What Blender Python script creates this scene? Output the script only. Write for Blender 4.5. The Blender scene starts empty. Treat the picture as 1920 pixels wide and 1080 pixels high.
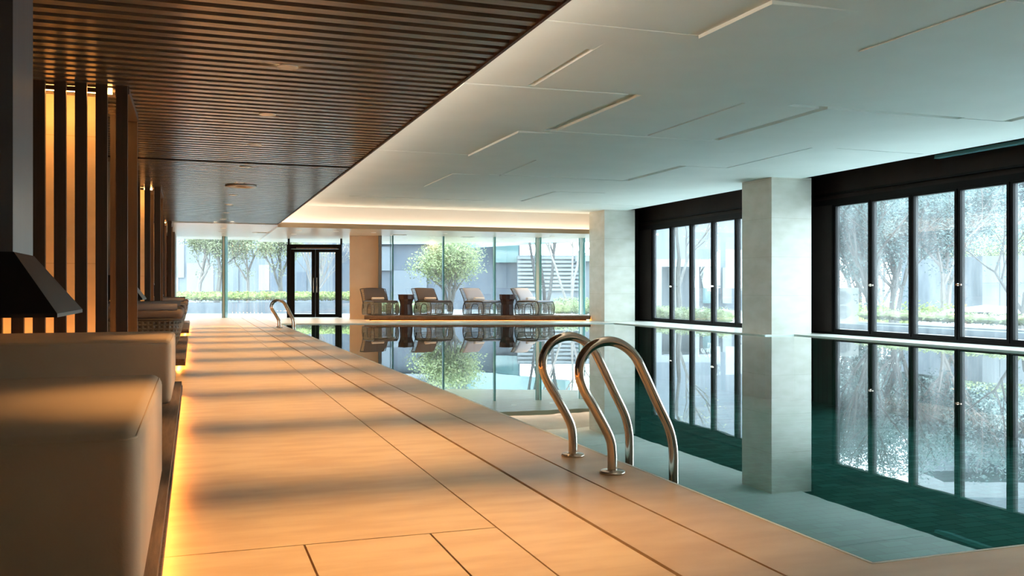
import bpy, bmesh, math, random
from mathutils import Vector, Matrix
from mathutils.geometry import tessellate_polygon
random.seed(7)
PI = math.pi
S = bpy.context.scene
COL = S.collection

# ---------------------------------------------------------------- camera, sky, exposure
TH = math.atan(597/1715)
EYE = 0.95
cam_d = bpy.data.cameras.new('camera'); cam = bpy.data.objects.new('camera', cam_d); COL.objects.link(cam)
cam.location = (0, 0, EYE); cam.rotation_euler = (PI/2, 0, -TH)
cam_d.sensor_width = 36; cam_d.lens = 36*1715/1920; cam_d.shift_y = 3/1920
cam_d.clip_start = 0.05; cam_d.clip_end = 400
S.camera = cam

W = bpy.data.worlds.new('overcast_sky'); S.world = W; W.use_nodes = True
wn = W.node_tree.nodes; wl = W.node_tree.links
bg = wn['Background']; bg.inputs['Strength'].default_value = 7.0
tc = wn.new('ShaderNodeTexCoord'); sx = wn.new('ShaderNodeSeparateXYZ'); rp = wn.new('ShaderNodeValToRGB')
wl.new(tc.outputs['Generated'], sx.inputs[0]); wl.new(sx.outputs['Z'], rp.inputs['Fac']); wl.new(rp.outputs['Color'], bg.inputs['Color'])
rp.color_ramp.elements[0].position = 0.0; rp.color_ramp.elements[0].color = (.80, .95, 1, 1)
rp.color_ramp.elements[1].position = 0.6; rp.color_ramp.elements[1].color = (.68, .90, 1, 1)

S.view_settings.view_transform = 'Standard'; S.view_settings.look = 'None'
S.view_settings.exposure = 0.6; S.view_settings.gamma = 1.0
S.view_settings.use_curve_mapping = False
S.cycles.max_bounces = 10; S.cycles.diffuse_bounces = 5; S.cycles.glossy_bounces = 5
S.cycles.transparent_max_bounces = 16; S.cycles.blur_glossy = 0.3; S.cycles.caustics_reflective = True; S.cycles.caustics_refractive = False
S.cycles.sample_clamp_indirect = 6

def at(px, d, z=None, py=None):
    """a point seen along picture column px at depth d (metres in front of the lens)"""
    r = (px-960)/1715*d
    x = r*math.cos(TH)+d*math.sin(TH); y = -r*math.sin(TH)+d*math.cos(TH)
    if py is not None: z = EYE-(py-543)*d/1715
    return Vector((x, y, z or 0))

# ---------------------------------------------------------------- materials
def nt(name):
    m = bpy.data.materials.new(name); m.use_nodes = True
    return m, m.node_tree.nodes, m.node_tree.links, m.node_tree.nodes['Principled BSDF']
def mat(name, col, rough=.5, metal=0, spec=.5, col2=None, scale=5, stretch=(1,1,1), bump=0, bscale=60, detail=4, lo=.35, hi=.65, coat=0):
    m, n, l, b = nt(name)
    b.inputs['Base Color'].default_value = (*col, 1); b.inputs['Roughness'].default_value = rough
    b.inputs['Metallic'].default_value = metal; b.inputs['Specular IOR Level'].default_value = spec
    b.inputs['Coat Weight'].default_value = coat
    if col2 or bump:
        t = n.new('ShaderNodeTexCoord'); mp = n.new('ShaderNodeMapping'); mp.inputs['Scale'].default_value = stretch
        l.new(t.outputs['Object'], mp.inputs[0])
    if col2:
        z = n.new('ShaderNodeTexNoise'); z.inputs['Scale'].default_value = scale; z.inputs['Detail'].default_value = detail
        r = n.new('ShaderNodeValToRGB'); l.new(mp.outputs[0], z.inputs['Vector']); l.new(z.outputs['Fac'], r.inputs[0])
        r.color_ramp.elements[0].position = lo; r.color_ramp.elements[0].color = (*col, 1)
        r.color_ramp.elements[1].position = hi; r.color_ramp.elements[1].color = (*col2, 1)
        l.new(r.outputs[0], b.inputs['Base Color'])
    if bump:
        z2 = n.new('ShaderNodeTexNoise'); z2.inputs['Scale'].default_value = bscale; z2.inputs['Detail'].default_value = 3
        bp = n.new('ShaderNodeBump'); bp.inputs['Strength'].default_value = bump; bp.inputs['Distance'].default_value = .01
        l.new(mp.outputs[0], z2.inputs['Vector']); l.new(z2.outputs['Fac'], bp.inputs['Height']); l.new(bp.outputs[0], b.inputs['Normal'])
    return m
def emis(name, col, s):
    m, n, l, b = nt(name)
    b.inputs['Base Color'].default_value = (*col, 1)
    b.inputs['Emission Color'].default_value = (*col, 1); b.inputs['Emission Strength'].default_value = s
    return m
def glass(name, tint, f0=.08, rough=0.0):
    m, n, l, b = nt(name); n.remove(b); out = n['Material Output']
    tr = n.new('ShaderNodeBsdfTransparent'); tr.inputs[0].default_value = (*tint, 1)
    gl = n.new('ShaderNodeBsdfGlossy'); gl.inputs['Roughness'].default_value = rough; gl.inputs[0].default_value = (1, 1, 1, 1)
    lw = n.new('ShaderNodeLayerWeight'); lw.inputs['Blend'].default_value = .5       # Schlick's reflectance, the same from both sides
    pw = n.new('ShaderNodeMath'); pw.operation = 'POWER'; pw.inputs[1].default_value = 5; l.new(lw.outputs['Facing'], pw.inputs[0])
    ma = n.new('ShaderNodeMath'); ma.operation = 'MULTIPLY_ADD'; ma.inputs[1].default_value = 1-f0; ma.inputs[2].default_value = f0; l.new(pw.outputs[0], ma.inputs[0])
    mx = n.new('ShaderNodeMixShader'); l.new(ma.outputs[0], mx.inputs[0]); l.new(tr.outputs[0], mx.inputs[1]); l.new(gl.outputs[0], mx.inputs[2])
    l.new(mx.outputs[0], out.inputs[0])
    return m, n, l, gl, lw
M = {}
M['stone'] = mat('warm_limestone', (.72, .49, .28), .34, 0, .5, (.82, .60, .37), 2.4, (1, 3.5, 1), .06, 90, 9, .38, .6)
M['coping'] = mat('honed_limestone_coping', (.62, .42, .26), .34, 0, .5, (.72, .52, .34), 2.6, (1, 2.5, 1), .06, 80, 8)
M['plaster'] = mat('white_plaster', (.83, .91, .88), .7, 0, .2, (.86, .94, .91), 1.2, (1, 1, 1))
M['plaster_side'] = mat('white_painted_upstand', (.78, .74, .68), .7, 0, .2)
M['slat'] = mat('grey_brown_wood_slat', (.16, .13, .10), .22, 0, .8, (.23, .185, .145), 6, (.4, 14, 1), .02, 40)
M['void'] = mat('black_ceiling_void', (.014, .008, .005), .9, 0, .1)
M['darkwood'] = mat('dark_oak', (.075, .042, .025), .5, 0, .4, (.14, .082, .05), 5, (1, 12, 1), .1, 40)
M['deckwood'] = mat('brown_oak_boards', (.11, .065, .04), .5, 0, .4, (.19, .12, .078), 5, (12, .8, 4), .12, 40)
M['fin'] = mat('bronze_brown_fin', (.060, .040, .026), .45, .0, .4, (.075, .05, .034), 5, (9, 9, .5))
M['fintrim'] = mat('pale_metal_edge', (.55, .47, .38), .3, .8)
M['backstone'] = mat('cream_wall_stone', (.70, .50, .28), .6, 0, .3, (.76, .56, .33), 3, (1, 1, 2), .05, 30)
M['black'] = mat('black_anodised_frame', (.006, .0055, .006), .5, .0, .12)
M['fascia'] = mat('charcoal_brown_fascia', (.028, .021, .019), .55, .0, .15, (.036, .028, .026), 2, (1, 1, 1))
M['column'] = mat('pale_travertine', (.68, .68, .60), .42, 0, .4, (.78, .78, .72), 2.2, (1, 1, 2.2), .04, 50, 7)
M['tancol'] = mat('tan_stone', (.74, .56, .41), .5, 0, .4, (.80, .62, .46), 1.5, (1, 1, 1))
M['beam'] = mat('tan_beam_veneer', (.42, .30, .185), .45, 0, .4, (.47, .34, .21), 4, (.5, 6, 6))
M['soffit'] = mat('pale_veneer_soffit', (.60, .54, .45), .26, 0, .5, (.68, .61, .51), 4, (.6, 10, 1))
M['steel'] = mat('polished_steel', (.52, .46, .40), .13, 1)
M['flange'] = mat('brushed_steel_flange', (.6, .52, .45), .25, 1)
M['hood'] = mat('blackened_steel', (.022, .019, .018), .42, .3, .5)
M['duct'] = mat('brushed_grey_steel', (.15, .16, .175), .34, .6, .5, (.19, .20, .215), 3, (1, 30, .2))
M['leather'] = mat('cream_upholstery', (.52, .36, .225), .6, 0, .3, (.55, .385, .24), 3, (1, 1, 1), .05, 140)
M['cush'] = mat('taupe_cushion_fabric', (.15, .11, .085), .7, 0, .25, (.17, .125, .10), 4, (1, 1, 1), .1, 200)
M['greycush'] = mat('grey_taupe_fabric', (.12, .10, .10), .8, 0, .2, bump=.1, bscale=200)
M['lightcush'] = mat('pale_grey_fabric', (.42, .46, .58), .8, 0, .2, bump=.1, bscale=200)
M['whitecush'] = mat('off_white_fabric', (.56, .62, .76), .8, 0, .2, bump=.1, bscale=200)
M['towel'] = mat('cream_towelling', (.80, .68, .60), .95, 0, .1, bump=.3, bscale=150)
M['towelw'] = mat('white_towelling', (.85, .85, .88), .95, 0, .1, bump=.3, bscale=150)
M['rattan'] = mat('grey_brown_rattan', (.26, .225, .165), .55, 0, .4, (.36, .32, .24), 40, (1, 1, 1))
M['rattandark'] = mat('dark_cane_frame', (.07, .05, .035), .5, 0, .4)
M['tabledark'] = mat('dark_maroon_lacquer', (.035, .013, .011), .32, 0, .5, (.05, .018, .015), 6, (9, 9, 1))
M['led'] = emis('warm_led_strip', (1, .38, .07), 30)
M['ledcove'] = emis('warm_white_cove_led', (1, .82, .68), 20)
M['ledfar'] = emis('peach_cove_led', (1, .80, .64), 9)
M['ledfin'] = emis('amber_led_strip', (1, .48, .14), 28)
M['lamp'] = emis('warm_downlight_lens', (1, .78, .45), 25)
M['lampw'] = emis('white_downlight_lens', (1, .90, .72), 8)
M['metalring'] = mat('white_trim_ring', (.85, .82, .76), .4)
M['glass'] = glass('clear_glass', (.97, .99, .99))[0]
def misted(lo=.03, hi=.12, name='misted_glass'):          # the panes carry a thin uneven film of condensation
    m, n, l, gl, lw = glass(name, (.96, .99, .99)); out = n['Material Output']; base = out.inputs[0].links[0].from_socket
    tl = n.new('ShaderNodeBsdfTranslucent'); tl.inputs[0].default_value = (.95, .97, 1, 1)
    t = n.new('ShaderNodeTexCoord'); mp = n.new('ShaderNodeMapping'); mp.inputs['Scale'].default_value = (2.2, 2.2, .5); l.new(t.outputs['Object'], mp.inputs[0])
    z = n.new('ShaderNodeTexNoise'); z.inputs['Scale'].default_value = 1.6; z.inputs['Detail'].default_value = 5; l.new(mp.outputs[0], z.inputs['Vector'])
    r = n.new('ShaderNodeMapRange'); r.inputs['From Min'].default_value = .35; r.inputs['From Max'].default_value = .75; r.inputs['To Min'].default_value = lo; r.inputs['To Max'].default_value = hi
    l.new(z.outputs['Fac'], r.inputs['Value'])
    mx = n.new('ShaderNodeMixShader'); l.new(r.outputs[0], mx.inputs[0]); l.new(base, mx.inputs[1]); l.new(tl.outputs[0], mx.inputs[2]); l.new(mx.outputs[0], out.inputs[0])
    return m
M['misted'] = misted()
M['steamed'] = misted(.03, .10, 'steamed_glass')
M['glassteal'] = mat('green_glass_edge', (.10, .30, .32), .15, 0, .6)
M['finglass'] = glass('pale_teal_glass_fin', (.55, .80, .82))[0]
M['paleglass'] = mat('pale_frosted_edge', (.75, .86, .88), .4, 0, .5)
# outdoors
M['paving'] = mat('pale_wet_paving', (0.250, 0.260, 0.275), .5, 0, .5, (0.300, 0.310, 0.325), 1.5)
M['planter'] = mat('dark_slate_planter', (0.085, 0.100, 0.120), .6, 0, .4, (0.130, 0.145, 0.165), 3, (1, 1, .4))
M['hedge'] = mat('yellow_green_hedge_leaves', (0.150, 0.200, 0.035), .7, 0, .2, (0.275, 0.310, 0.100), 6)
M['leafpale'] = mat('pale_olive_leaves', (0.200, 0.225, 0.125), .7, 0, .2, (0.280, 0.290, 0.180), 6)
M['leafgreen'] = mat('fresh_green_leaves', (0.150, 0.190, 0.075), .7, 0, .2, (0.275, 0.300, 0.150), 4)
M['leafblue'] = mat('blue_green_leaves', (0.042, 0.078, 0.085), .6, 0, .3, (0.104, 0.143, 0.130), 5)
M['bark'] = mat('grey_bark', (0.077, 0.070, 0.066), .8, 0, .2, (0.119, 0.108, 0.101), 8, (1, 1, .3))
M['barkpale'] = mat('pale_pinkish_bark', (0.210, 0.185, 0.175), .8, 0, .2, (0.260, 0.230, 0.215), 8, (1, 1, .3))
M['barkdark'] = mat('dark_wet_bark', (.045, .04, .045), .8, 0, .2, (.07, .065, .065), 8)
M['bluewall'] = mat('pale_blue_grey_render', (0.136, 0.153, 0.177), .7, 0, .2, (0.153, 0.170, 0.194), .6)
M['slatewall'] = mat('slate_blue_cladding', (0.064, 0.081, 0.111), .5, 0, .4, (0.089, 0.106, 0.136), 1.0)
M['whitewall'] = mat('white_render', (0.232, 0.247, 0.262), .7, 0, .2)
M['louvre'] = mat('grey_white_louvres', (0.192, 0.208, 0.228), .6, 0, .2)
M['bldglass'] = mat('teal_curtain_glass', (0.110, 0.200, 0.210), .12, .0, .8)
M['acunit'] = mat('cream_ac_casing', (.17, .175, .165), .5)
M['carpaint'] = mat('white_car_paint', (0.400, 0.410, 0.425), .2, 0, .5, coat=.6)
M['cargl'] = mat('dark_car_glass', (0.025, 0.030, 0.035), .08, 0, .6)

# woven weave: cane with small dark holes
def weave():
    m, n, l, b = nt('open_cane_weave'); b.inputs['Roughness'].default_value = .55
    t = n.new('ShaderNodeTexCoord'); sp = n.new('ShaderNodeSeparateXYZ'); l.new(t.outputs['Object'], sp.inputs[0])
    ad = n.new('ShaderNodeMath'); ad.operation = 'ADD'; l.new(sp.outputs[0], ad.inputs[0]); l.new(sp.outputs[1], ad.inputs[1])
    def wav(src, f):
        a = n.new('ShaderNodeMath'); a.operation = 'MULTIPLY'; a.inputs[1].default_value = f; l.new(src, a.inputs[0])
        s = n.new('ShaderNodeMath'); s.operation = 'SINE'; l.new(a.outputs[0], s.inputs[0]); return s
    u, v = wav(ad.outputs[0], 2*PI/.062), wav(sp.outputs[2], 2*PI/.05)
    mi = n.new('ShaderNodeMath'); mi.operation = 'MINIMUM'; l.new(u.outputs[0], mi.inputs[0]); l.new(v.outputs[0], mi.inputs[1])
    r = n.new('ShaderNodeValToRGB'); l.new(mi.outputs[0], r.inputs[0])
    r.color_ramp.elements[0].position = .35; r.color_ramp.elements[0].color = (.10, .075, .045, 1)
    r.color_ramp.elements[1].position = .5; r.color_ramp.elements[1].color = (.03, .02, .012, 1)
    l.new(r.outputs[0], b.inputs['Base Color'])
    bp = n.new('ShaderNodeBump'); bp.invert = True; bp.inputs['Strength'].default_value = .6; bp.inputs['Distance'].default_value = .006
    l.new(mi.outputs[0], bp.inputs['Height']); l.new(bp.outputs[0], b.inputs['Normal'])
    return m
M['weave'] = weave()
def tiles():
    m, n, l, b = nt('dark_green_mosaic'); b.inputs['Roughness'].default_value = .8; b.inputs['Specular IOR Level'].default_value = .05
    t = n.new('ShaderNodeTexCoord'); mp = n.new('ShaderNodeMapping'); l.new(t.outputs['Object'], mp.inputs[0])
    br = n.new('ShaderNodeTexBrick'); l.new(mp.outputs[0], br.inputs['Vector'])
    br.inputs['Scale'].default_value = 1; br.inputs['Brick Width'].default_value = .3; br.inputs['Row Height'].default_value = .15
    br.inputs['Mortar Size'].default_value = .006
    br.inputs['Color1'].default_value = (.055, .15, .13, 1); br.inputs['Color2'].default_value = (.026, .085, .072, 1); br.inputs['Mortar'].default_value = (.015, .04, .034, 1)
    l.new(br.outputs[0], b.inputs['Base Color'])
    return m
M['tile'] = tiles()
def stone_joint(name, base, dz):   # horizontal course joints on the stone columns / wall panels
    m = base.copy(); m.name = name; n = m.node_tree.nodes; l = m.node_tree.links; b = n['Principled BSDF']
    src = b.inputs['Base Color'].links[0].from_socket
    t = n.new('ShaderNodeTexCoord'); sp = n.new('ShaderNodeSeparateXYZ'); l.new(t.outputs['Object'], sp.inputs[0])
    d = n.new('ShaderNodeMath'); d.operation = 'DIVIDE'; d.inputs[1].default_value = dz; l.new(sp.outputs[2], d.inputs[0])
    f = n.new('ShaderNodeMath'); f.operation = 'FRACT'; l.new(d.outputs[0], f.inputs[0])
    g = n.new('ShaderNodeMath'); g.operation = 'LESS_THAN'; g.inputs[1].default_value = .008/dz; l.new(f.outputs[0], g.inputs[0])
    mx = n.new('ShaderNodeMixRGB'); mx.blend_type = 'MULTIPLY'; l.new(g.outputs[0], mx.inputs[0]); l.new(src, mx.inputs[1]); mx.inputs[2].default_value = (.82, .80, .76, 1)
    l.new(mx.outputs[0], b.inputs['Base Color']); return m
M['column'] = stone_joint('coursed_travertine', M['column'], .82)
M['backstone'] = stone_joint('coursed_cream_stone', M['backstone'], 1.19)
wm, wn_, wl_, wgl, wfr = glass('pool_water', (.62, .90, .86), .03)
wt = wn_.new('ShaderNodeTexCoord'); wz = wn_.new('ShaderNodeTexNoise'); wz.inputs['Scale'].default_value = 2.2; wz.inputs['Detail'].default_value = 2
wb = wn_.new('ShaderNodeBump'); wb.inputs['Strength'].default_value = .05; wb.inputs['Distance'].default_value = .004
wl_.new(wt.outputs['Object'], wz.inputs['Vector']); wl_.new(wz.outputs['Fac'], wb.inputs['Height'])
wl_.new(wb.outputs[0], wgl.inputs['Normal'])
M['water'] = wm

# ---------------------------------------------------------------- mesh helpers
class MB:
    def __init__(s): s.bm = bmesh.new()
    def box(s, x0, x1, y0, y1, z0, z1):
        v = [s.bm.verts.new(p) for p in ((x0,y0,z0),(x1,y0,z0),(x1,y1,z0),(x0,y1,z0),(x0,y0,z1),(x1,y0,z1),(x1,y1,z1),(x0,y1,z1))]
        for f in ((3,2,1,0),(4,5,6,7),(0,1,5,4),(1,2,6,5),(2,3,7,6),(3,0,4,7)): s.bm.faces.new([v[i] for i in f])
        return s
    def obox(s, c, ax, hx, hy, z0, z1):       # box turned in plan: ax = unit direction of its length
        c = Vector(c); ax = Vector((ax[0], ax[1], 0)).normalized(); ay = Vector((-ax.y, ax.x, 0))
        P = [(-hx,-hy),(hx,-hy),(hx,hy),(-hx,hy)]
        v = [s.bm.verts.new((c.x+ax.x*a+ay.x*b, c.y+ax.y*a+ay.y*b, z)) for z in (z0, z1) for a, b in P]
        for f in ((3,2,1,0),(4,5,6,7),(0,1,5,4),(1,2,6,5),(2,3,7,6),(3,0,4,7)): s.bm.faces.new([v[i] for i in f])
        return s
    def seg(s, p, q, off, w, z0, z1):         # box along p->q in plan, shifted sideways
        p = Vector((p[0], p[1], 0)); q = Vector((q[0], q[1], 0)); a = (q-p).normalized(); nn = Vector((-a.y, a.x, 0))
        return s.obox((p+q)/2+nn*off, a, (q-p).length/2, w/2, z0, z1)
    def prism(s, poly, z0, z1):
        b = [s.bm.verts.new((x, y, z0)) for x, y in poly]; t = [s.bm.verts.new((x, y, z1)) for x, y in poly]
        s.bm.faces.new(b[::-1]); s.bm.faces.new(t); n = len(poly)
        for i in range(n): s.bm.faces.new((b[i], b[(i+1)%n], t[(i+1)%n], t[i]))
        return s
    def tube(s, pts, r, n=10, closed=False, r2=None):
        pts = [Vector(p) for p in pts]; N = len(pts); rings = []
        up = None
        for i, p in enumerate(pts):
            if closed: t = (pts[(i+1)%N]-pts[i-1])
            else: t = pts[min(i+1, N-1)]-pts[max(i-1, 0)]
            t.normalize()
            if up is None: up = t.orthogonal().normalized()
            up = (up-t*up.dot(t)); up = up.normalized() if up.length > 1e-6 else t.orthogonal().normalized()
            sd = t.cross(up); rr = r if r2 is None else r+(r2-r)*i/(N-1)
            rings.append([s.bm.verts.new(p+(up*math.cos(2*PI*k/n)+sd*math.sin(2*PI*k/n))*rr) for k in range(n)])
        for i in range(N if closed else N-1):
            a, b = rings[i], rings[(i+1)%N]
            for k in range(n): s.bm.faces.new((a[k], a[(k+1)%n], b[(k+1)%n], b[k]))
        if not closed: s.bm.faces.new(rings[0][::-1]); s.bm.faces.new(rings[-1])
        return s
    def lathe(s, prof, c, n=32):
        rings = [[s.bm.verts.new((c[0]+r*math.cos(2*PI*k/n), c[1]+r*math.sin(2*PI*k/n), c[2]+z)) for k in range(n)] for r, z in prof]
        for a, b in zip(rings, rings[1:]):
            for k in range(n): s.bm.faces.new((a[k], a[(k+1)%n], b[(k+1)%n], b[k]))
        s.bm.faces.new(rings[0][::-1]); s.bm.faces.new(rings[-1]); return s
    def quad(s, *p): s.bm.faces.new([s.bm.verts.new(q) for q in p]); return s
    def loft(s, rings):
        R = [[s.bm.verts.new(p) for p in r] for r in rings]; n = len(R[0])
        for a, b in zip(R, R[1:]):
            for k in range(n): s.bm.faces.new((a[k], a[(k+1)%n], b[(k+1)%n], b[k]))
        s.bm.faces.new(R[0][::-1]); s.bm.faces.new(R[-1]); return s
    def bevel(s, w, seg=3):
        bmesh.ops.bevel(s.bm, geom=s.bm.edges[:], offset=w, segments=seg, profile=.5, affect='EDGES'); return s
    def build(s, name, m, parent=None, smooth=False, loc=None):
        if loc is not None: bmesh.ops.translate(s.bm, vec=-Vector(loc), verts=s.bm.verts)
        me = bpy.data.meshes.new(name); s.bm.normal_update(); s.bm.to_mesh(me); s.bm.free()
        if smooth:
            for p in me.polygons: p.use_smooth = True
        me.materials.append(m); o = bpy.data.objects.new(name, me); COL.objects.link(o)
        if loc is not None: o.location = loc
        if parent is not None: o.parent = parent
        return o
def soft(x0, x1, y0, y1, z0, z1, w, seg=4):
    return MB().box(x0, x1, y0, y1, z0, z1).bevel(w, seg)
def tag(o, label=None, cat=None, group=None, kind=None):
    if label: o['label'] = label
    if cat: o['category'] = cat
    if group: o['group'] = group
    if kind: o['kind'] = kind
    return o
def empty(name, loc, rz=0):
    o = bpy.data.objects.new(name, None); COL.objects.link(o); o.location = loc; o.rotation_euler = (0, 0, rz); o.empty_display_size = .1
    return o
def kids(o): return [c for c in COL.objects if c.parent == o]
def copy_tree(o, parent=None):
    c = o.copy(); COL.objects.link(c); c.parent = parent
    for ch in kids(o): copy_tree(ch, c)
    return c
def struct(o): o['kind'] = 'structure'; return o

# ---------------------------------------------------------------- floor and pool
ZW = -.02
POOL = [(2.22, 2.58), (12.05, 2.58), (12.05, 8.08), (11.48, 8.08), (11.48, 9.22), (12.05, 9.22), (12.05, 16.38), (11.32, 16.38), (11.32, 23.65), (2.25, 26.25)]
def tess(outer, hole, z):
    ls = [[Vector((x, y, z)) for x, y in outer], [Vector((x, y, z)) for x, y in hole]]
    pts = ls[0]+ls[1]; return pts, tessellate_polygon(ls)
fb = MB()
# stone field left of the pool, cut by two drainage slots (structure of the deck)
fb.box(-3.6, 1.14, 3.475, 34.5, -.06, 0)
fb.box(-3.6, .385, -3, 3.467, -.06, 0); fb.box(.393, .866, -3, 3.467, -.06, 0); fb.box(.874, 1.14, -3, 3.467, -.06, 0)
fb.box(1.147, 1.515, -3, 34.5, -.06, 0)
floor = struct(fb.build('floor', M['stone']))
cb = MB(); cb.box(1.533, 1.85, -3, 34.5, -.06, 0)
cb.box(1.862, 2.22, -3, 34.5, -.06, 0)
cb.prism([(2.2201, -3), (14, -3), (14, 2.58), (2.2201, 2.58)], -.06, 0)
lb = MB()
for poly in ([(12.05, 2.58), (14, 2.58), (14, 16.38), (12.05, 16.38)],
             [(11.32, 16.38), (14, 16.38), (14, 34.5), (11.32, 34.5)], [(2.25, 26.25), (11.32, 23.65), (11.32, 34.5), (2.25, 34.5)], [(2.22, 2.58), (2.25, 26.25), (2.25, 34.5), (2.22, 34.5)]):
    lb.prism(poly, -.06, 0)
lb.box(11.48, 12.05, 8.08, 9.22, -.06, 0)
struct(lb.build('floor_ledge', mat('pale_ledge_stone', (.74, .71, .64), .3, 0, .5, (.82, .79, .73), 2, (1, 1, 1))))
struct(cb.build('floor_coping', M['coping']))
struct(MB().box(-3.7, 2.2, -3, 34.5, -.2, -.062).build('floor_slab', M['void']))
pb = MB()
pts = [(x, y) for x, y in POOL]
n = len(pts)
for i in range(n):
    a, b = pts[i], pts[(i+1) % n]
    pb.quad((*b, -.06), (*a, -.06), (*a, -1.35), (*b, -1.35))
pb.bm.faces.new([pb.bm.verts.new((x, y, -1.35)) for x, y in pts])
struct(pb.build('floor_pool_basin', M['tile']))
eb = MB()
for i in range(n):
    a, b = pts[i], pts[(i+1) % n]; eb.seg(a, b, .006, .012, -.05, .0015)
struct(eb.build('trim_pool_edge', M['plaster']))
wb_ = MB(); wb_.bm.faces.new([wb_.bm.verts.new((x, y, ZW)) for x, y in pts])
tag(wb_.build('pool_water', M['water']), 'still mirror-like green water filling the indoor swimming pool', 'water', kind='stuff')

# ---------------------------------------------------------------- walls
ZC, ZH = 2.76, 3.32
struct(MB().box(-3.8, -3.6, -3, 34, -.1, 3.6).build('wall_left', M['darkwood']))
struct(MB().box(-3.8, 14, -3.2, -3, -.1, 3.6).build('wall_back', M['plaster_side']))
struct(MB().box(12.9, 13.3, -3, 0, 0, 3.7).build('wall_right', M['plaster_side']))
GL0, GL1 = at(322, 31), at(655, 31.2)          # glass front, left half
GR0, GR1 = at(712, 29.5), at(1210, 31.4)       # glass front, right half
struct(MB().box(-3.7, GL0.x, 32.6, 33.0, 0, 2.9).build('wall_end', M['darkwood']))

# ---------------------------------------------------------------- ceilings
sb = MB(); P = .185; y = -2.9
while y < 25.95:
    sb.box(-3.6, 2.19, y, y+.098, ZC, ZC+.05); y += P
slats = struct(sb.build('ceiling_slats', M['slat']))
struct(MB().box(-3.6, 1.86, -3, 26.0, ZC+.14, ZC+.2).build('ceiling_void', M['void']))
struct(MB().box(2.19, 2.215, -3, 26.0, ZC-.015, ZC+.10).build('trim_1', M['darkwood']))
struct(MB().box(1.84, 2.19, -3, 26.0, ZC+.052, ZC+.06).build('trim_2', M['darkwood']))
struct(MB().box(1.80, 1.84, -3, 26.3, ZC+.06, ZH).build('wall_cove', M['plaster_side']))
# boarded soffit at the far end
so = MB(); y = 26.0
while y < 34.3:
    so.box(-3.7, 2.2, y, y+.178, ZC-.02, ZC+.05); y += .185
struct(so.build('ceiling_corridor_end', M['soffit']))
ZF = 2.68
so = MB(); so.prism([(2.2, 26.0), (14, 26.0), (14, 30.5), (5.8, 34.2), (2.2, 34.2)], ZF, ZF+.06)
struct(so.build('ceiling_lounge', M['soffit']))
struct(MB().box(2.2, 13.2, 25.97, 26.0, ZF-.005, ZF+.13).build('trim_3', M['beam']))
struct(MB().box(1.8, 13.2, 26.28, 26.34, ZF+.06, ZH).build('wall_end_upstand', M['plaster_side']))
# high white ceiling over the pool, with recessed seams
def seam(px0, py0, px1, py1, z=ZH):
    d0 = (z-EYE)*1715/(543-py0); d1 = (z-EYE)*1715/(543-py1)
    a, b = at(px0, d0), at(px1, d1); return (a.x, a.y), (b.x, b.y)
cg = MB().box(1.82, 12.25, -3, 26.32, ZH, ZH+.22).build('ceiling', M['plaster'])
SE = [((1170,54),(995,161),.045), ((1190,177),(1032,245),.20), ((1340,263),(1550,202),.075), ((1483,197),(1803,222),.07), ((1803,222),(1887,228),.02),
      ((1887,228),(1990,202),.08), ((1172,339),(1281,311),.085), ((917,327),(1172,339),.05), ((1362,315),(1522,277),.03),
      ((978,377),(1040,359),.05), ((1040,359),(1135,362),.04), ((655,367),(910,376),.06), ((1070,380),(1210,387),.03),
      ((935,330),(1005,300),.02), ((1568,278),(1732,289),.02), ((1281,311),(1360,315),.02), ((1212,255),(1395,193),.03)]
cut = MB()
for p, q, w in SE:
    a, b = seam(*p, *q); cut.seg(a, b, 0, w*1.8 if w < .1 else w, ZH-.05, ZH+(.19 if w < .1 else .035))
co = cut.build('cutter', M['plaster'])
md = cg.modifiers.new('seams', 'BOOLEAN'); md.operation = 'DIFFERENCE'; md.object = co; md.solver = 'EXACT'; md.use_self = True
dg = bpy.context.evaluated_depsgraph_get(); me = bpy.data.meshes.new_from_object(cg.evaluated_get(dg))
cg.modifiers.clear(); cg.data = me; bpy.data.objects.remove(co)
struct(cg)
# raised plaster folds whose step faces the warm cove
fo = MB()
def fold(p, q, h, run):
    (x0, y0), (x1, y1) = seam(*p, *q); a = Vector((x0, y0, 0)); b = Vector((x1, y1, 0)); t = (b-a).normalized()
    nn = Vector((t.y, -t.x, 0))
    if nn.dot(Vector((1, 1, 0))) < 0: nn = -nn
    v = [fo.bm.verts.new(c) for c in ((a.x, a.y, ZH+.004), (b.x, b.y, ZH+.004), (a.x, a.y, ZH-h), (b.x, b.y, ZH-h),
         (a.x+nn.x*run, a.y+nn.y*run, ZH+.004), (b.x+nn.x*run, b.y+nn.y*run, ZH+.004))]
    for f in ((0,1,3,2), (2,3,5,4), (0,2,4), (1,5,3), (0,4,5,1)): fo.bm.faces.new([v[i] for i in f])
for p, q, h, run in [((1310,66),(1448,0),.055,1.0), ((1015,36),(1310,66),.012,.8), ((1610,96),(1887,0),.02,1.2), ((870,155),(1178,176),.018,.8),
                     ((878,290),(972,245),.05,1.0), ((1032,245),(1340,264),.012,.8), ((700,280),(878,290),.01,.8), ((795,349),(848,325),.03,.8)]:
    fold(p, q, h*.6, run)
struct(fo.build('ceiling_folds', M['plaster']))
# cove lights
for nm, x0, x1, y0, y1, z, lab in (('cove_light', 1.96, 2.06, -2.8, 25.9, ZC+.07, 'long warm strip light hidden in the cove above the slatted ceiling edge'),
                               ('cove_light', 2.3, 12.0, 26.12, 26.16, ZF+.07, 'warm strip light hidden behind the beam at the far end of the pool')):
    tag(MB().box(x0, x1, y0, y1, z, z+.02).build(nm, M['ledcove'] if x1 < 3 else M['ledfar']), lab, 'light')

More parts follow.
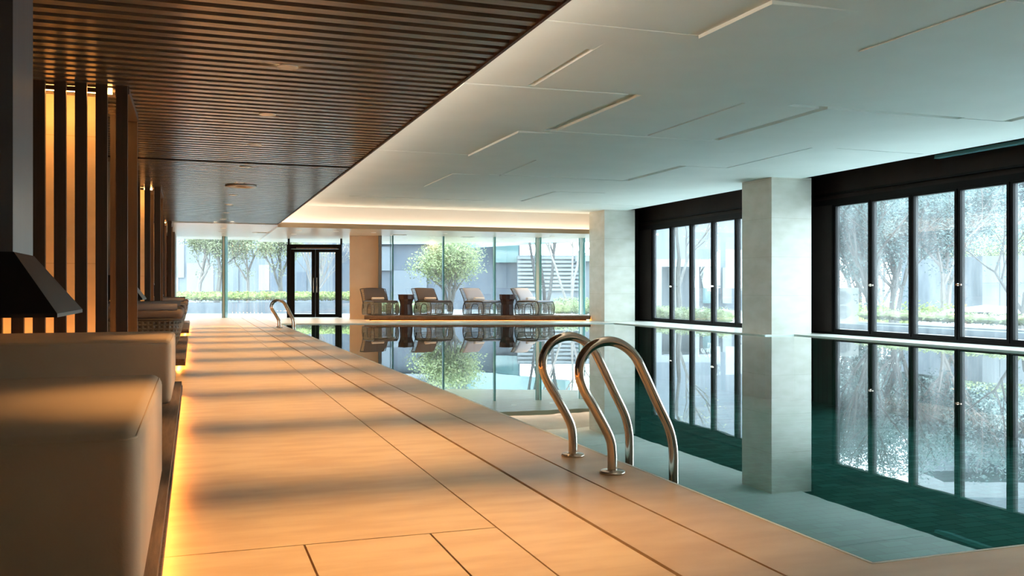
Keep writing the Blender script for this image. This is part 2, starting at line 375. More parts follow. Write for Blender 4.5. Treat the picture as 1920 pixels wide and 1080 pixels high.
# ---------------------------------------------------------------- columns and right-hand windows
for i, y0 in enumerate((-.2, 8.1, 16.4, 24.7)):
    struct(MB().box(11.5, 12.5, y0, y0+1.1, -.2 if y0 < 24 else 0, ZH+.02).build('wall_column', M['column']))
struct(MB().box(12.5, 13.3, 16.95, 17.5, 0, 3.7).build('wall_pier', M['black']))
struct(MB().box(12.5, 13.3, 25.25, 25.8, 0, 3.7).build('wall_pier', M['black']))
struct(MB().box(12.5, 13.3, 8.1, 9.0, 0, 3.7).build('wall_pier', M['black']))
struct(MB().box(12.25, 13.4, -3, 26.3, 3.62, 3.7).build('ceiling_recess', M['fascia']))
struct(MB().box(12.24, 12.27, -3, 26.3, ZH+.02, 3.63).build('trim_4', M['fascia']))
struct(MB().box(12.98, 13.1, -3, 26.3, 2.86, 3.63).build('wall_header', M['fascia']))
struct(MB().box(12.88, 12.98, -3, 26.3, 2.98, 3.02).build('trim_5', M['black']))
struct(MB().box(12.45, 12.55, 9.6, 12.9, 3.28, 3.34).build('trim_6', M['glassteal']))
XG = 12.95
def window(name, yl, yh, mulls, side):
    w = struct(empty(name, (XG, (yl+yh)/2, 0)))
    inv = Vector(w.location)
    def add(mb, n, m, par=w):
        o = mb.build(n, m, None, loc=inv); o.parent = par; o.location = (0, 0, 0); return o
    f = MB(); f.box(XG-.06, XG+.08, yl, yh, 0, .05); f.box(XG-.06, XG+.08, yl, yh, 2.76, 2.88)
    if side: f.box(XG-.06, XG+.08, yh-.12, yh, .05, 2.76)
    add(f, 'frame', M['black'])
    if side:
        add(MB().box(XG-.05, XG+.02, mulls[0]+.05, yh-.12, .05, 2.76), 'side_panel', M['fascia'])
    for i, ym in enumerate(mulls):
        add(MB().box(XG-.05, XG+.06, ym-.066, ym-.012, .05, 2.76).box(XG-.05, XG+.06, ym+.012, ym+.066, .05, 2.76).box(XG-.03, XG+.04, ym-.012, ym+.012, .05, 2.76), 'mullion', M['black'])
        if i < len(mulls)-1:
            y0, y1 = mulls[i+1]+.066, ym-.066
            add(MB().box(XG-.05, XG+.06, y0, y1, .05, .11).box(XG-.05, XG+.06, y0, y1, 2.72, 2.76), 'rail', M['black'])
            p = MB(); p.quad((XG, y0, .11), (XG, y1, .11), (XG, y1, 2.72), (XG, y0, 2.72)); add(p, 'pane', M['steamed'])
            if i % 2 == 1: add(MB().box(XG-.10, XG-.05, ym-.05, ym-.02, 1.02, 1.06).box(XG-.11, XG-.09, ym-.14, ym-.02, 1.025, 1.05), 'handle', M['steel'])
    return w
window('window_1', 8.95, 17.0, [16.18-1.115*k for k in range(7)], True)
window('window_2', 17.45, 25.3, [24.37-1.115*k for k in range(7)], True)
window('window_3', -.2, 8.1, [7.9-1.115*k for k in range(8)], False)

# ---------------------------------------------------------------- glass front at the far end
def glassrun(name, a, b, posts, zt, z0=0, skip=()):
    w = struct(empty(name, (a.x, a.y, 0))); d = (b-a); L = d.length; t = d.normalized(); nn = Vector((-t.y, t.x, 0))
    def loc_of(u): return a+t*u
    us = [0]+posts+[L]
    for i in range(len(us)-1):
        if i in skip: continue
        p, q = loc_of(us[i]+.01), loc_of(us[i+1]-.01)
        m = MB(); m.quad((p.x, p.y, z0), (q.x, q.y, z0), (q.x, q.y, zt), (p.x, p.y, zt)); o = m.build('pane', M['misted'], None, loc=a); o.parent = w; o.location = (0, 0, 0)
    return w, t, nn
def child(mb, n, m, w, smooth=False):
    o = mb.build(n, m, None, smooth, loc=w.location); o.parent = w; o.location = (0, 0, 0); return o
w4, tL, nL = glassrun('window_4', GL0, at(540, 31.13), [(at(424, 31.06)-GL0).length], ZC-.02)
c = at(424, 30.9); child(MB().obox(c, tL, .012, .15, 0, ZC-.02), 'glass_fin_edge', M['glassteal'], w4)
c = at(420, 30.8); child(MB().obox(c, tL, .055, .012, 0, ZC-.02), 'glass_fin', M['paleglass'], w4)
child(MB().obox(at(417, 30.8), tL, .012, .02, 0, ZC-.02), 'glass_fin_edge', M['glassteal'], w4)
# door
D0, D1 = at(538.5, 31.0), at(641, 31.1)
dr = struct(empty('door_1', D0)); t = (D1-D0).normalized(); LD = (D1-D0).length
def dbox(u0, u1, z0, z1, th=.05): return MB().obox(D0+t*((u0+u1)/2), t, (u1-u0)/2, th, z0, z1)
fr = MB()
for u0, u1, z0, z1 in ((0, .13, 0, 2.48), (LD-.10, LD, 0, 2.48), (.13, LD-.10, 2.33, 2.48)): fr.obox(D0+t*((u0+u1)/2), t, (u1-u0)/2, .07, z0, z1)
child(fr, 'door_frame', M['black'], dr)
child(dbox(.32, LD-.14, 2.345, 2.365, .085), 'closer_rail', M['steel'], dr)
mid = LD/2+.03
for u0, u1 in ((.13, mid-.005), (mid+.005, LD-.10)):
    lf = MB()
    for a0, a1, z0, z1 in ((u0, u0+.12, .01, 2.32), (u1-.12, u1, .01, 2.32), (u0+.12, u1-.12, .01, .12), (u0+.12, u1-.12, 2.22, 2.32)):
        lf.obox(D0+t*((a0+a1)/2), t, (a1-a0)/2, .03, z0, z1)
    o = child(lf, 'door_leaf', M['black'], dr)
    p, q = D0+t*(u0+.09), D0+t*(u1-.09)
    g = MB(); g.quad((p.x, p.y, .1), (q.x, q.y, .1), (q.x, q.y, 2.24), (p.x, p.y, 2.24)); g = g.build('pane', M['misted'], None, loc=D0); g.parent = o; g.location = (0, 0, 0)
    s = u1-.05 if u0 < .5 else u0+.05
    h = D0+t*s-Vector((-t.y, t.x, 0))*.07; hb = MB().tube([(h.x, h.y, .85), (h.x, h.y, 1.35)], .014, 8).build('door_handle', M['steel'], None, True, loc=D0); hb.parent = o; hb.location = (0, 0, 0)
w5, _, _ = glassrun('window_5', at(540, 31.13), at(641, 31.15), [], ZC-.03, 2.48)
for px in (541.5, 640): child(MB().obox(at(px, 31.1), tL, .03, .04, 2.48, ZC-.02), 'mullion', M['black'], w5)
w6, _, _ = glassrun('window_6', at(641.5, 31.15), at(658, 31.2), [], ZF)
w7, tR, nR = glassrun('window_7', GR0, GR1, [(at(p, d)-GR0).length for p, d in ((736, 29.6), (831, 29.96), (927, 30.32), (1012, 30.65), (1094, 30.96))], ZF)
for px, d, tw in ((736, 29.5, 1), (831, 29.85, 0), (927, 30.2, 0), (1012.5, 30.5, 2), (1094, 30.8, 2)):
    child(MB().obox(at(px, d), tR, .022, .12, 0, ZF), 'glass_fin_edge', M['glassteal'], w7)
    if tw == 2:
        child(MB().obox(at(px-4.5, d-.05), tR, .05, .012, 0, ZF), 'glass_fin', M['paleglass'], w7)
        child(MB().obox(at(px-8, d-.05), tR, .009, .02, 0, ZF), 'glass_fin_edge', M['glassteal'], w7)
    if tw == 1: child(MB().obox(at(px-4, d-.05), tR, .010, .02, 0, ZF), 'glass_fin_edge', M['glassteal'], w7)
C0, C1 = at(655.5, 29.5), at(709.5, 29.5)
struct(MB().seg(C0, C1, .35, .7, 0, ZF+.01).build('wall_column_end', M['tancol']))
c = at(712.5, 29.45); struct(MB().obox(c, tR, .05, .1, 0, ZF).build('trim_7', M['whitewall']))

# ---------------------------------------------------------------- lounge platform, loungers, tables
PL0, PL1 = at(683, 28.0), at(1107.5, 28.0)
ax = (PL1-PL0).normalized(); ay = Vector((-ax.y, ax.x, 0)); ang = math.atan2(ax.y, ax.x)
LP = (PL1-PL0).length
pf = tag(empty('lounge_platform', PL0, ang), 'low dark timber platform lit from below, carrying four cane loungers at the far end', 'platform')
def local(mb, n, m, par, smooth=False): return mb.build(n, m, par, smooth)
local(MB().box(0, LP, 0, 1.32, .105, .155), 'deck', M['deckwood'], pf)
local(MB().box(0, LP, 0, .03, .04, .104), 'edge_board', M['darkwood'], pf)
local(MB().box(.12, LP-.12, .22, 1.2, 0, .10), 'plinth', M['void'], pf)
local(MB().box(.05, LP-.05, .05, .08, .045, .06), 'led_strip', M['led'], pf)
def smooth_pts(pts, n=6):
    P_ = [Vector(p) for p in pts]; out = []
    for i in range(len(P_)-1):
        p0 = P_[max(i-1, 0)]; p1 = P_[i]; p2 = P_[i+1]; p3 = P_[min(i+2, len(P_)-1)]
        for k in range(n):
            s = k/n; out.append(.5*((2*p1)+(-p0+p2)*s+(2*p0-5*p1+4*p2-p3)*s*s+(-p0+3*p1-3*p2+p3)*s**3))
    out.append(P_[-1]); return out
def lounger(cmat, turn):
    """cane lounger, faces +x; origin at floor centre of its left rear"""
    r = empty('cane_lounger', (0, 0, 0))
    L0, L1, Wd = .08, 1.0, .86
    prof = lambda y: smooth_pts([(L0+.02, y, .02), (L0, y, .18), (L0+.06, y, .36), (L0+.18, y, .43), (L1-.14, y, .43), (L1-.02, y, .36), (L1+.02, y, .2), (L1-.02, y, .02)])
    f = MB()
    for y in (.02, Wd-.02):
        f.tube(prof(y), .014, 8); f.tube([(L0+.02, y, .02), (L1-.02, y, .02)], .012, 8)
    for xz in ((L0+.02, .02), (L1-.02, .02), (L1-.06, .40), (L0+.1, .40)): f.tube([(xz[0], .02, xz[1]), (xz[0], Wd-.02, xz[1])], .012, 8)
    local(f, 'frame', M['rattandark'], r, True)
    # arched openings between woven flanks, front and back
    def arch(y): return smooth_pts([(.46, y, .02), (.47, y, .2), (.52, y, .33), (.63, y, .355), (.74, y, .33), (.79, y, .2), (.80, y, .02)], 5)
    wv = MB()
    def inside(x, z):
        if x < .46 or x > .80: return True
        return z > .355
    import bisect
    def topz(x):
        if x < L0+.18: return .02+.41*math.sin(min(1, (x-L0+.01)/.19)*PI/2)
        if x > L1-.14: return .02+.41*math.sin(min(1, (L1+.02-x)/.16)*PI/2)
        return .43
    for y in (.02, Wd-.02):
        x = L0+.03
        while x < L1:
            zb = .02 if (x < .46 or x > .80) else .355
            wv.tube([(x, y, zb), (x, y, topz(x))], .006, 5); x += .032
        for k in range(8):
            z = .06+.05*k
            for x0, x1 in ((L0+.0, .47), (.79, L1+.01)):
                wv.tube([(x0+(.04 if z > .33 else 0)*1, y, z), (x1-(.03 if z > .33 and x1 > .9 else 0), y, z)], .006, 5)
    for k in range(8):                                                     # woven ends
        z = .06+.047*k
        for xx in (L0+(.03 if k > 5 else 0), L1+.015-(.05 if k > 5 else 0)): wv.tube([(xx, .02, z), (xx, Wd-.02, z)], .0045, 5)
    for k in range(24):
        y = .04+k*.034
        for xx in (L0, L1+.01): wv.tube([(xx, y, .02), (xx, y, .36)], .0045, 5)
    wo = local(wv, 'woven_base', M['rattan'], r)
    for y in (.02, Wd-.02): local(MB().tube(arch(y), .012, 8), 'arch_rail', M['rattandark'], wo, True)
    local(soft(L0+.12, L1-.04, .03, Wd-.03, .405, .455, .02), 'seat_cushion', cmat, r, True)
    # raked back shell wrapping behind the cushion
    b = MB(); n = 12
    def shell(u, v):     # u across (-1..1), v up 0..1
        yy = Wd/2+u*(Wd/2+.0); back = .20*(1-u*u)**.5 if abs(u) < 1 else 0
        x = .30-.16*v-.12*v*v-back*(.35+.4*v); z = .20+v*.64-.03*u*u*v
        return Vector((x-.06, yy, z))
    for i in range(22):
        u = -1+2*i/21; b.tube([shell(u, j/6) for j in range(7)], .0055, 5)
    for j in range(11): b.tube([shell(-1+2*i/14, j/10) for i in range(15)], .0045, 5)
    bs = local(b, 'back_shell', M['rattan'], r)
    e = MB(); e.tube([shell(-1, j/6) for j in range(7)]+[shell(-1+2*i/14, 1) for i in range(1, 15)]+[shell(1, 1-j/6) for j in range(1, 7)], .013, 7)
    local(e, 'back_rail', M['rattandark'], bs, True)
    bc = MB(); R = []
    for j in range(7):
        v = j/6; ring = []
        sc = 1-(.25 if j in (0, 6) else 0)
        cx = .27-.16*v-.11*v*v; z = .44+v*.40
        w = (Wd/2-.05)*(1-.10*v*v); th = .05*sc
        for k in range(16):
            an = 2*PI*k/16; ca, sa = math.cos(an), math.sin(an)
            ring.append((cx+th*math.copysign(abs(ca)**.6, ca), Wd/2+w*math.copysign(abs(sa)**.35, sa), z))
        R.append(ring)
    bc.loft(R); local(bc, 'back_cushion', cmat, r, True)
    return r
def towel_on(par_pos, rz, m, lab):
    o = MB(); pts = []
    for i in range(2):
        x = i*.062
        o.lathe([(.001, 0), (.04, 0), (.047, .01), (.047, .39), (.04, .40), (.001, .40)], (0, 0, 0), 18)
        bmesh.ops.translate(o.bm, vec=(.0, 0, 0), verts=o.bm.verts) if i == 0 else None
        break
    bmesh.ops.rotate(o.bm, cent=(0, 0, 0), matrix=Matrix.Rotation(-PI/2, 3, 'X'), verts=o.bm.verts)
    bmesh.ops.scale(o.bm, vec=(1.15, 1, 1), verts=o.bm.verts)
    o = o.build('rolled_towel', m, None, True); o.location = par_pos; o.rotation_euler = (0, 0, rz)
    return tag(o, lab, 'towel', 'rolled towels on the cane loungers')
LG = [(712, 'greycush', 0, 'towel', 'grey-brown cushioned cane lounger in front of the tan column, farthest left of the row', 'cream rolled towel on the lounger in front of the tan column'),
      (811, 'greycush', .0, 'towel', 'grey-brown cushioned cane lounger just right of the left dark side table', 'pale pink rolled towel on the grey lounger right of the left side table'),
      (903, 'lightcush', .0, 'towelw', 'pale lilac-grey cushioned cane lounger just left of the right dark side table', 'white rolled towel on the lounger left of the right side table'),
      (1000, 'whitecush', .0, 'towelw', 'whitest cushioned cane lounger, farthest right of the row beyond the right side table', 'white rolled towel on the rightmost lounger')]
base_l = {}
for i, (px, cm, tr, tm, lab, tl) in enumerate(LG):
    if cm not in base_l: base_l[cm] = o = lounger(M[cm], tr)
    else: o = copy_tree(base_l[cm])
    a = ang+math.radians((-58, -50, -44, -38)[i]); o.rotation_euler = (0, 0, a)
    p = at(px, 28.65)-Matrix.Rotation(a, 3, 'Z') @ Vector((.50, .43, 0)); p.z = .156; o.location = p
    tag(o, lab, 'lounger', 'cane loungers on the lit platform')
    off = Matrix.Rotation(a, 3, 'Z') @ Vector((.42, .20, .508))
    towel_on(p+off, a, M[tm], tl)
def side_table():
    r = empty('side_table', (0, 0, 0))
    local(MB().lathe([(.20, .0), (.215, .02), (.205, .18), (.19, .33), (.21, .43), (.245, .50), (.25, .60), (.245, .61)], (0, 0, 0), 12), 'drum', M['tabledark'], r)
    local(MB().lathe([(.252, .61), (.258, .618), (.258, .635), (.25, .645)], (0, 0, 0), 12), 'table_top', M['tabledark'], r)
    return r
st = side_table(); st2 = copy_tree(st)
for o, px, lab in ((st, 761.5, 'dark maroon waisted drum table between the two grey-brown loungers'), (st2, 951, 'dark maroon waisted drum table between the two pale loungers')):
    p = at(px, 28.55); p.z = .156; o.location = p; tag(o, lab, 'side table', 'dark drum tables between the loungers')

# ---------------------------------------------------------------- pool ladders
def pr(px, py, Y):
    t_ = (px-960)/1715; d = Y/(math.cos(TH)-math.sin(TH)*t_); return (d*(math.cos(TH)*t_+math.sin(TH)), EYE-(py-543)*d/1715)
YL = 4.30
raw = [(1148, 884), (1148, 850), (1143, 820), (1120, 775), (1097, 735), (1087, 705), (1090, 675), (1107, 651), (1135, 640), (1163, 645), (1189, 666), (1208, 702), (1232, 755), (1253, 800), (1261, 832), (1263, 860), (1262, 905)]
prof = [pr(x, y_, YL) for x, y_ in raw]
x0 = prof[0][0]; RP = [(x-x0, z) for x, z in prof]; RP[0] = (0, 0); RP[-1] = (RP[-2][0], -.1)
RP += [(RP[-1][0], -.8)]
print('ladder profile', [(round(a, 3), round(b, 3)) for a, b in RP], x0)
def ladder():
    r = empty('pool_ladder', (0, 0, 0))
    for y_ in (0, .52):
        h = local(MB().tube(smooth_pts([(a, y_, b) for a, b in RP], 6), .0255, 16), 'handrail', M['steel'], r, True)
        local(MB().lathe([(.066, .001), (.068, .006), (.064, .013), (.056, .016), (.020, .017), (.020, .0175)], (0, y_, 0), 24), 'flange', M['flange'], h, True)
    for z in (-.30, -.58):
        local(MB().box(RP[-1][0]-.04, RP[-1][0]+.04, .0, .52, z, z+.02), 'tread', M['flange'], r)
    return r
l1 = ladder(); l1.location = (x0, YL, 0)
tag(l1, 'large looped steel pool ladder in the foreground at the pool edge', 'pool ladder', 'stainless pool ladders')
l2 = copy_tree(l1); l2.location = (x0-.02, 23.3, 0); tag(l2, 'small distant steel pool ladder near the glass door', 'pool ladder', 'stainless pool ladders')

# ---------------------------------------------------------------- left cabanas (three bays, 8.5 m apart)
BAY = 8.5
def platform(y0, y1):
    r = empty('daybed_platform', (-1.65, y0, 0)); L = y1-y0
    def b(*a): return MB().box(a[0]+1.65, a[1]+1.65, a[2], a[3], a[4], a[5])
    local(b(-3.3, -.10, 0, L, .095, .13), 'deck', M['deckwood'], r)
    fr_ = b(-.125, -.093, 0, L, .05, .094); fr_.box(-3.3+1.65, -.125+1.65, 0, .03, .05, .094); local(fr_, 'edge_board', M['darkwood'], r)
    local(b(-3.1, -.32, .18, L-.18, 0, .094), 'plinth', M['void'], r)
    s = b(-.19, -.16, .06, L-.06, .06, .075); s.box(-3.2+1.65, -.19+1.65, .06, .09, .06, .075); s.box(-3.2+1.65, -.19+1.65, L-.09, L-.06, .06, .075)
    local(s, 'led_strip', M['led'], r); return r
pls = ['brown timber platform glowing underneath, in the nearest bay under the cream daybeds', 'brown timber platform glowing underneath, carrying the nearer woven daybed of the second bay', 'brown timber platform glowing underneath, in the farthest bay']
p1 = platform(.6, 8.7); tag(p1, pls[0], 'platform', 'raised platforms along the left')
for k in (1, 2):
    o = platform(3.0+BAY*k, 8.7+BAY*k) if k == 1 else copy_tree(p2); p2 = o
    o.location = (-1.65, 3.0+BAY*k, 0); tag(o, pls[k], 'platform', 'raised platforms along the left')
def daybed(x0_, x1_, y0_, y1_, zt, lab):
    r = empty('upholstered_daybed', ((x0_+x1_)/2, (y0_+y1_)/2, .13)); w = (x1_-x0_)/2; h = (y1_-y0_)/2
    zt -= .13
    ub = local(soft(-w, w, -h, h, .001, zt, .045, 5), 'upholstered_body', M['leather'], r, True)
    k = .012; s = MB(); zz = zt-.045+.018
    a, b_ = w-.012, h-.012
    loop = []
    for sx_, sy_, a0 in ((1, 1, 0), (-1, 1, 90), (-1, -1, 180), (1, -1, 270)):
        for j in range(5):
            an = math.radians(a0+j*22.5); loop.append((sx_*(a-.035)+.035*math.cos(an), sy_*(b_-.035)+.035*math.sin(an), zz+.010))
    s.tube(loop, .0045, 6, closed=True); local(s, 'piping', M['leather'], ub, True)
    return tag(r, lab, 'daybed', 'cream upholstered daybeds')
daybed(-3.1, -.128, 2.50, 4.24, .587, 'cream upholstered block daybed filling the lower left corner, nearest the camera')
daybed(-3.1, -.15, 7.0, 8.62, .585, 'cream upholstered block daybed just behind the one in the lower left corner')
def cane_daybed():
    r = empty('woven_daybed', (0, 0, 0))
    def ring(w, h, z, rr=.16):
        out = []
        for sx_, sy_, a0 in ((1, 1, 0), (-1, 1, 90), (-1, -1, 180), (1, -1, 270)):
            for j in range(6):
                an = math.radians(a0+j*18); out.append((sx_*(w-rr)+rr*math.cos(an), sy_*(h-rr)+rr*math.sin(an), z))
        return out
    W_, H_ = 1.0, 1.0
    wo = local(MB().loft([ring(W_-.12, H_-.12, 0), ring(W_-.10, H_-.10, .06), ring(W_-.03, H_-.03, .2), ring(W_, H_, .34), ring(W_, H_, .44), ring(W_-.02, H_-.02, .455)]), 'woven_body', M['weave'], r, True)
    local(MB().tube(ring(W_+.003, H_+.003, .452), .014, 7, closed=True), 'rim', M['rattandark'], wo, True)
    local(soft(-W_+.0, W_+.02, -H_+.0, H_, .457, .575, .055, 5), 'seat_cushion', M['cush'], r, True)
    local(MB().tube([(-W_, -H_+.04+.02, .60), (W_-.05, -H_+.06, .60)], .045, 12), 'bolster', M['cush'], r, True)
    return r
cd = None
dl = ['taupe cushioned woven daybed nearest of the woven ones, just behind the cream daybeds', 'taupe cushioned woven daybed behind the nearest woven one in the second bay', 'taupe cushioned woven daybed in the farthest bay', 'taupe cushioned woven daybed last of all, by the far glass']
for i, yc in enumerate((12.95, 16.0, 21.4, 24.5)):
    o = cane_daybed() if cd is None else copy_tree(cd); cd = cd or o
    o.location = (-1.14, yc, .131); tag(o, dl[i], 'daybed', 'woven daybeds with taupe cushions')
def hood():
    r = empty('fire_hood', (0, 0, 0))
    zb, zs, b_, a_ = .803, 1.156, .58, .335
    h = MB(); h.loft([[(-b_, -b_, zb-.0), (b_, -b_, zb), (b_, b_, zb), (-b_, b_, zb)], [(-b_, -b_, zb+.02), (b_, -b_, zb+.02), (b_, b_, zb+.02), (-b_, b_, zb+.02)], [(-a_, -a_, zs), (a_, -a_, zs), (a_, a_, zs), (-a_, a_, zs)]])
    local(h, 'canopy', M['hood'], r)
    local(MB().box(-a_+.005, a_-.005, -a_+.005, a_-.005, zs, ZC), 'duct', M['duct'], r); return r
hd = hood(); hl = ['large black pyramid fire hood with grey steel duct hanging over the cream daybeds', 'black pyramid fire hood partly hidden behind the fins of the nearest screen', 'black pyramid fire hood tip seen in the farthest bay']
for k in range(3):
    o = hd if k == 0 else copy_tree(hd); o.location = (-1.26, 5.93+BAY*k, 0); tag(o, hl[k], 'fire hood', 'black fire hoods over the daybeds')
def screen():
    r = empty('slatted_screen', (0, 0, 0)); n_ = 16
    for row, yo in ((0, 0), (1, 1.5)):
        for i in range(n_):
            xc = -.6025-.165*i
            local(MB().box(xc-.0475, xc+.0475, yo, yo+.06, 0, ZC), 'fin', M['fin'], r)
    local(MB().box(-3.25, -.80, .60, .90, 0, ZC), 'stone_panel', M['backstone'], r)
    local(MB().box(-.66, -.545, .07, 1.49, ZC-.06, ZC-.002), 'top_rail', M['fin'], r)
    local(MB().box(-3.25, -.83, .165, .18, ZC-.042, ZC-.002), 'added_pelmet', M['fin'], r)  # board added to hide the bright strip from the camera
    for y_, xe in ((.22, -.70), (1.20, -.90)):
        local(MB().box(-3.2, xe, y_, y_+.06, ZC-.03, ZC-.004), 'led_strip', M['ledfin'], r)
        local(MB().box(-3.2, -.84, y_, y_+.06, .004, .03), 'led_strip', M['ledfin'], r)
    return r
sc = screen(); sl = ['nearest screen of tall brown fins backlit in amber at the left', 'second screen of tall brown backlit fins down the left side', 'farthest screen of tall brown backlit fins, beside the far glass']
for k in range(3):
    o = sc if k == 0 else copy_tree(sc); o.location = (0, 8.8+BAY*k-.0, 0); tag(o, sl[k], 'screen', 'backlit slatted screens')
struct(MB().box(-.75, -.55, 30.3, 32.9, 0, ZC-.02).build('wall_return', M['fin']))

# ---------------------------------------------------------------- downlights and vents
def downlight(power, m, blend=.9, ang=70, lamp=True, sy=1):
    r = empty('downlight', (0, 0, 0))
    local(MB().lathe([(.085, -.006), (.085, 0), (.06, .0), (.058, -.006)], (0, 0, 0), 24), 'trim_ring', M['metalring'], r)
    local(MB().lathe([(.05, .004), (.052, .0)], (0, 0, -.004), 20), 'lens', m, r)
    if lamp:
        ld = bpy.data.lights.new('downlight_lamp', 'SPOT'); ld.energy = power; ld.color = (1, .56, .21); ld.spot_size = math.radians(ang); ld.spot_blend = blend; ld.shadow_soft_size = .05
        lo = bpy.data.objects.new('downlight_lamp', ld); COL.objects.link(lo); lo.parent = r; lo.location = (0, 0, -.03); lo.scale = (1.7, sy, 1)
    return r
dl0 = downlight(255, M['lamp'], 1.0, 48)
for i in range(11):
    yy = 3.35+2.13*i
    o = dl0 if i == 0 else copy_tree(dl0); o.location = (.72, yy, ZC-.001)
    tag(o, ('warm recessed downlight in the slatted ceiling, number %d from the camera' % (i+1)) if False else
        ['warm round downlight in the slats above the frame, nearest the camera', 'second nearest warm downlight in the slats above the cream daybeds', 'warm downlight in the slats just before the nearest screen',
         'largest warm downlight visible in the slats, level with the nearest screen', 'warm downlight in the slats beyond the largest visible one', 'warm downlight in the slats beside a wide dark joint',
         'warm downlight in the slats before the second screen', 'warm downlight in the slats level with the second screen', 'warm downlight in the slats past the second screen',
         'warm downlight in the slats well past the second screen', 'warm downlight in the last slats before the pale boarded soffit'][i], 'downlight', 'downlights along the slatted ceiling')
dw = downlight(60, M['lampw'], 1.0, 100)
far = [(405, 418), (435, 418), (418, 428), (416, 435), (478, 436), (508, 436), (562, 432), (551, 439), (630, 434), (700, 436), (834, 438), (810, 444), (963, 441), (1035, 443)]
wheres = ['left end of the first vent', 'right end of the first vent', 'just beyond the first vent', 'above the wide glass fin', 'left end of the second vent', 'right end of the second vent', 'above the left half of the door', 'close to the glass above the door',
          'above the right edge of the door', 'above the tan column', 'above the gap left of the big tree crown', 'close to the glass left of the big tree', 'above the right drum table', 'above the rightmost lounger']
for i, (px, py) in enumerate(far):
    zc = (ZC-.021) if px < 515 else ZF-.001
    d = (zc-EYE)*1715/(543-py); o = dw if i == 0 else copy_tree(dw); p = at(px, d); p.z = zc; o.location = p
    tag(o, 'small pale downlight in the far soffit, '+wheres[i], 'downlight', 'small downlights in the far soffit')
def vent(px, py, zc, L, lab):
    d = (zc-EYE)*1715/(543-py); p = at(px, d); p.z = zc
    r = empty('air_vent', p, 0)
    local(MB().box(-L/2-.03, L/2+.03, -.09, -.07, -.012, -.001).box(-L/2-.03, L/2+.03, .07, .09, -.012, -.001).box(-L/2-.03, -L/2, -.07, .07, -.012, -.001).box(L/2, L/2+.03, -.07, .07, -.012, -.001), 'frame', M['metalring'], r)
    local(MB().box(-L/2, L/2, -.07, .07, -.004, -.001), 'slot', M['void'], r)
    return tag(r, lab, 'vent', 'linear vents in the far soffit')
vent(420, 418, ZC-.02, .42, 'short linear vent in the soffit above the wide glass fin'); vent(493, 436, ZC-.02, .34, 'linear vent in the soffit left of the door')
vent(748, 440, ZF, .40, 'linear vent in the soffit above the left drum table'); vent(877, 444, ZF, .36, 'linear vent in the soffit in front of the big tree crown')
rr = empty('ceiling_speaker', (.78, 16.6, ZC)); 
local(MB().lathe([(.26, -.001), (.27, -.02), (.17, -.03), (.12, -.012), (.11, -.001)], (0, 0, 0), 32), 'ring', M['metalring'], rr, True)
local(MB().lathe([(.11, -.004), (.10, -.012)], (0, 0, 0), 24), 'grille', M['void'], rr)
tag(rr, 'round pale ring fitting in the slatted ceiling between two downlights', 'ceiling fitting')
struct(MB().box(-3.5, 2.18, 13.55, 13.64, ZC-.001, ZC+.04).build('trim_8', M['void']))

# ---------------------------------------------------------------- outdoors
struct(MB().prism([(-60, 34.3), (13.4, 34.3), (13.4, 26.4), (17.6, 26.4), (17.6, 25), (140, 48), (140, 120), (-60, 120)], -.12, -.04).build('ground', M['paving']))
M['terrace_bounce'] = mat('white_bounce_terrace', (.80, .82, .82), .6, 0, .3, (.88, .89, .89), 1.5)  # terrace made near-white as a reflector, to bounce daylight onto the pool ceiling
struct(MB().prism([(13.11, -12), (17.6, -12), (17.6, 26.4), (13.11, 26.4)], -.12, -.03).build('ground_bounce_terrace', M['terrace_bounce']))
struct(MB().prism([(17.6, -40), (140, -40), (140, 48), (17.6, 25)], -1.0, -.9).build('ground_street', M['paving']))
def leaves(mb, centres, n, size, rnd):
    for _ in range(n):
        c, rad = rnd.choice(centres)
        while True:
            v = Vector((rnd.uniform(-1, 1), rnd.uniform(-1, 1), rnd.uniform(-1, 1)))
            if v.length <= 1: break
        p = c+Vector((v.x*rad[0], v.y*rad[1], v.z*rad[2])); s = size*rnd.uniform(.6, 1.3)
        a = Vector((rnd.uniform(-1, 1), rnd.uniform(-1, 1), rnd.uniform(-1, 1))).normalized(); b = a.orthogonal().normalized()
        mb.quad(p-a*s, p+b*s*.45, p+a*s, p-b*s*.45)
def branches(mb, p, d, L, r, depth, rnd, tips, spread=.55, up=.12, mn=.25):
    pts = [p]; q = p.copy(); dd = d.copy(); n_ = 4
    for i in range(n_):
        dd = (dd+Vector((rnd.uniform(-1, 1), rnd.uniform(-1, 1), rnd.uniform(-.6, 1)))*.10+Vector((0, 0, up*.3))).normalized(); q = q+dd*L/n_; pts.append(q.copy())
    mb.tube(pts, r, 6 if r > .03 else 4, r2=r*.62)
    tips.append(q)
    if depth == 0: return
    k = 3 if depth > 1 else 4
    for i in range(k):
        f = rnd.choice(pts[2:]) if i else pts[-1]
        nd = (dd+Vector((rnd.uniform(-1, 1), rnd.uniform(-1, 1), rnd.uniform(-.3, .8)))*spread*1.3).normalized()
        branches(mb, f.copy(), nd, L*rnd.uniform(.6, .85), r*.55, depth-1, rnd, tips, spread, up)
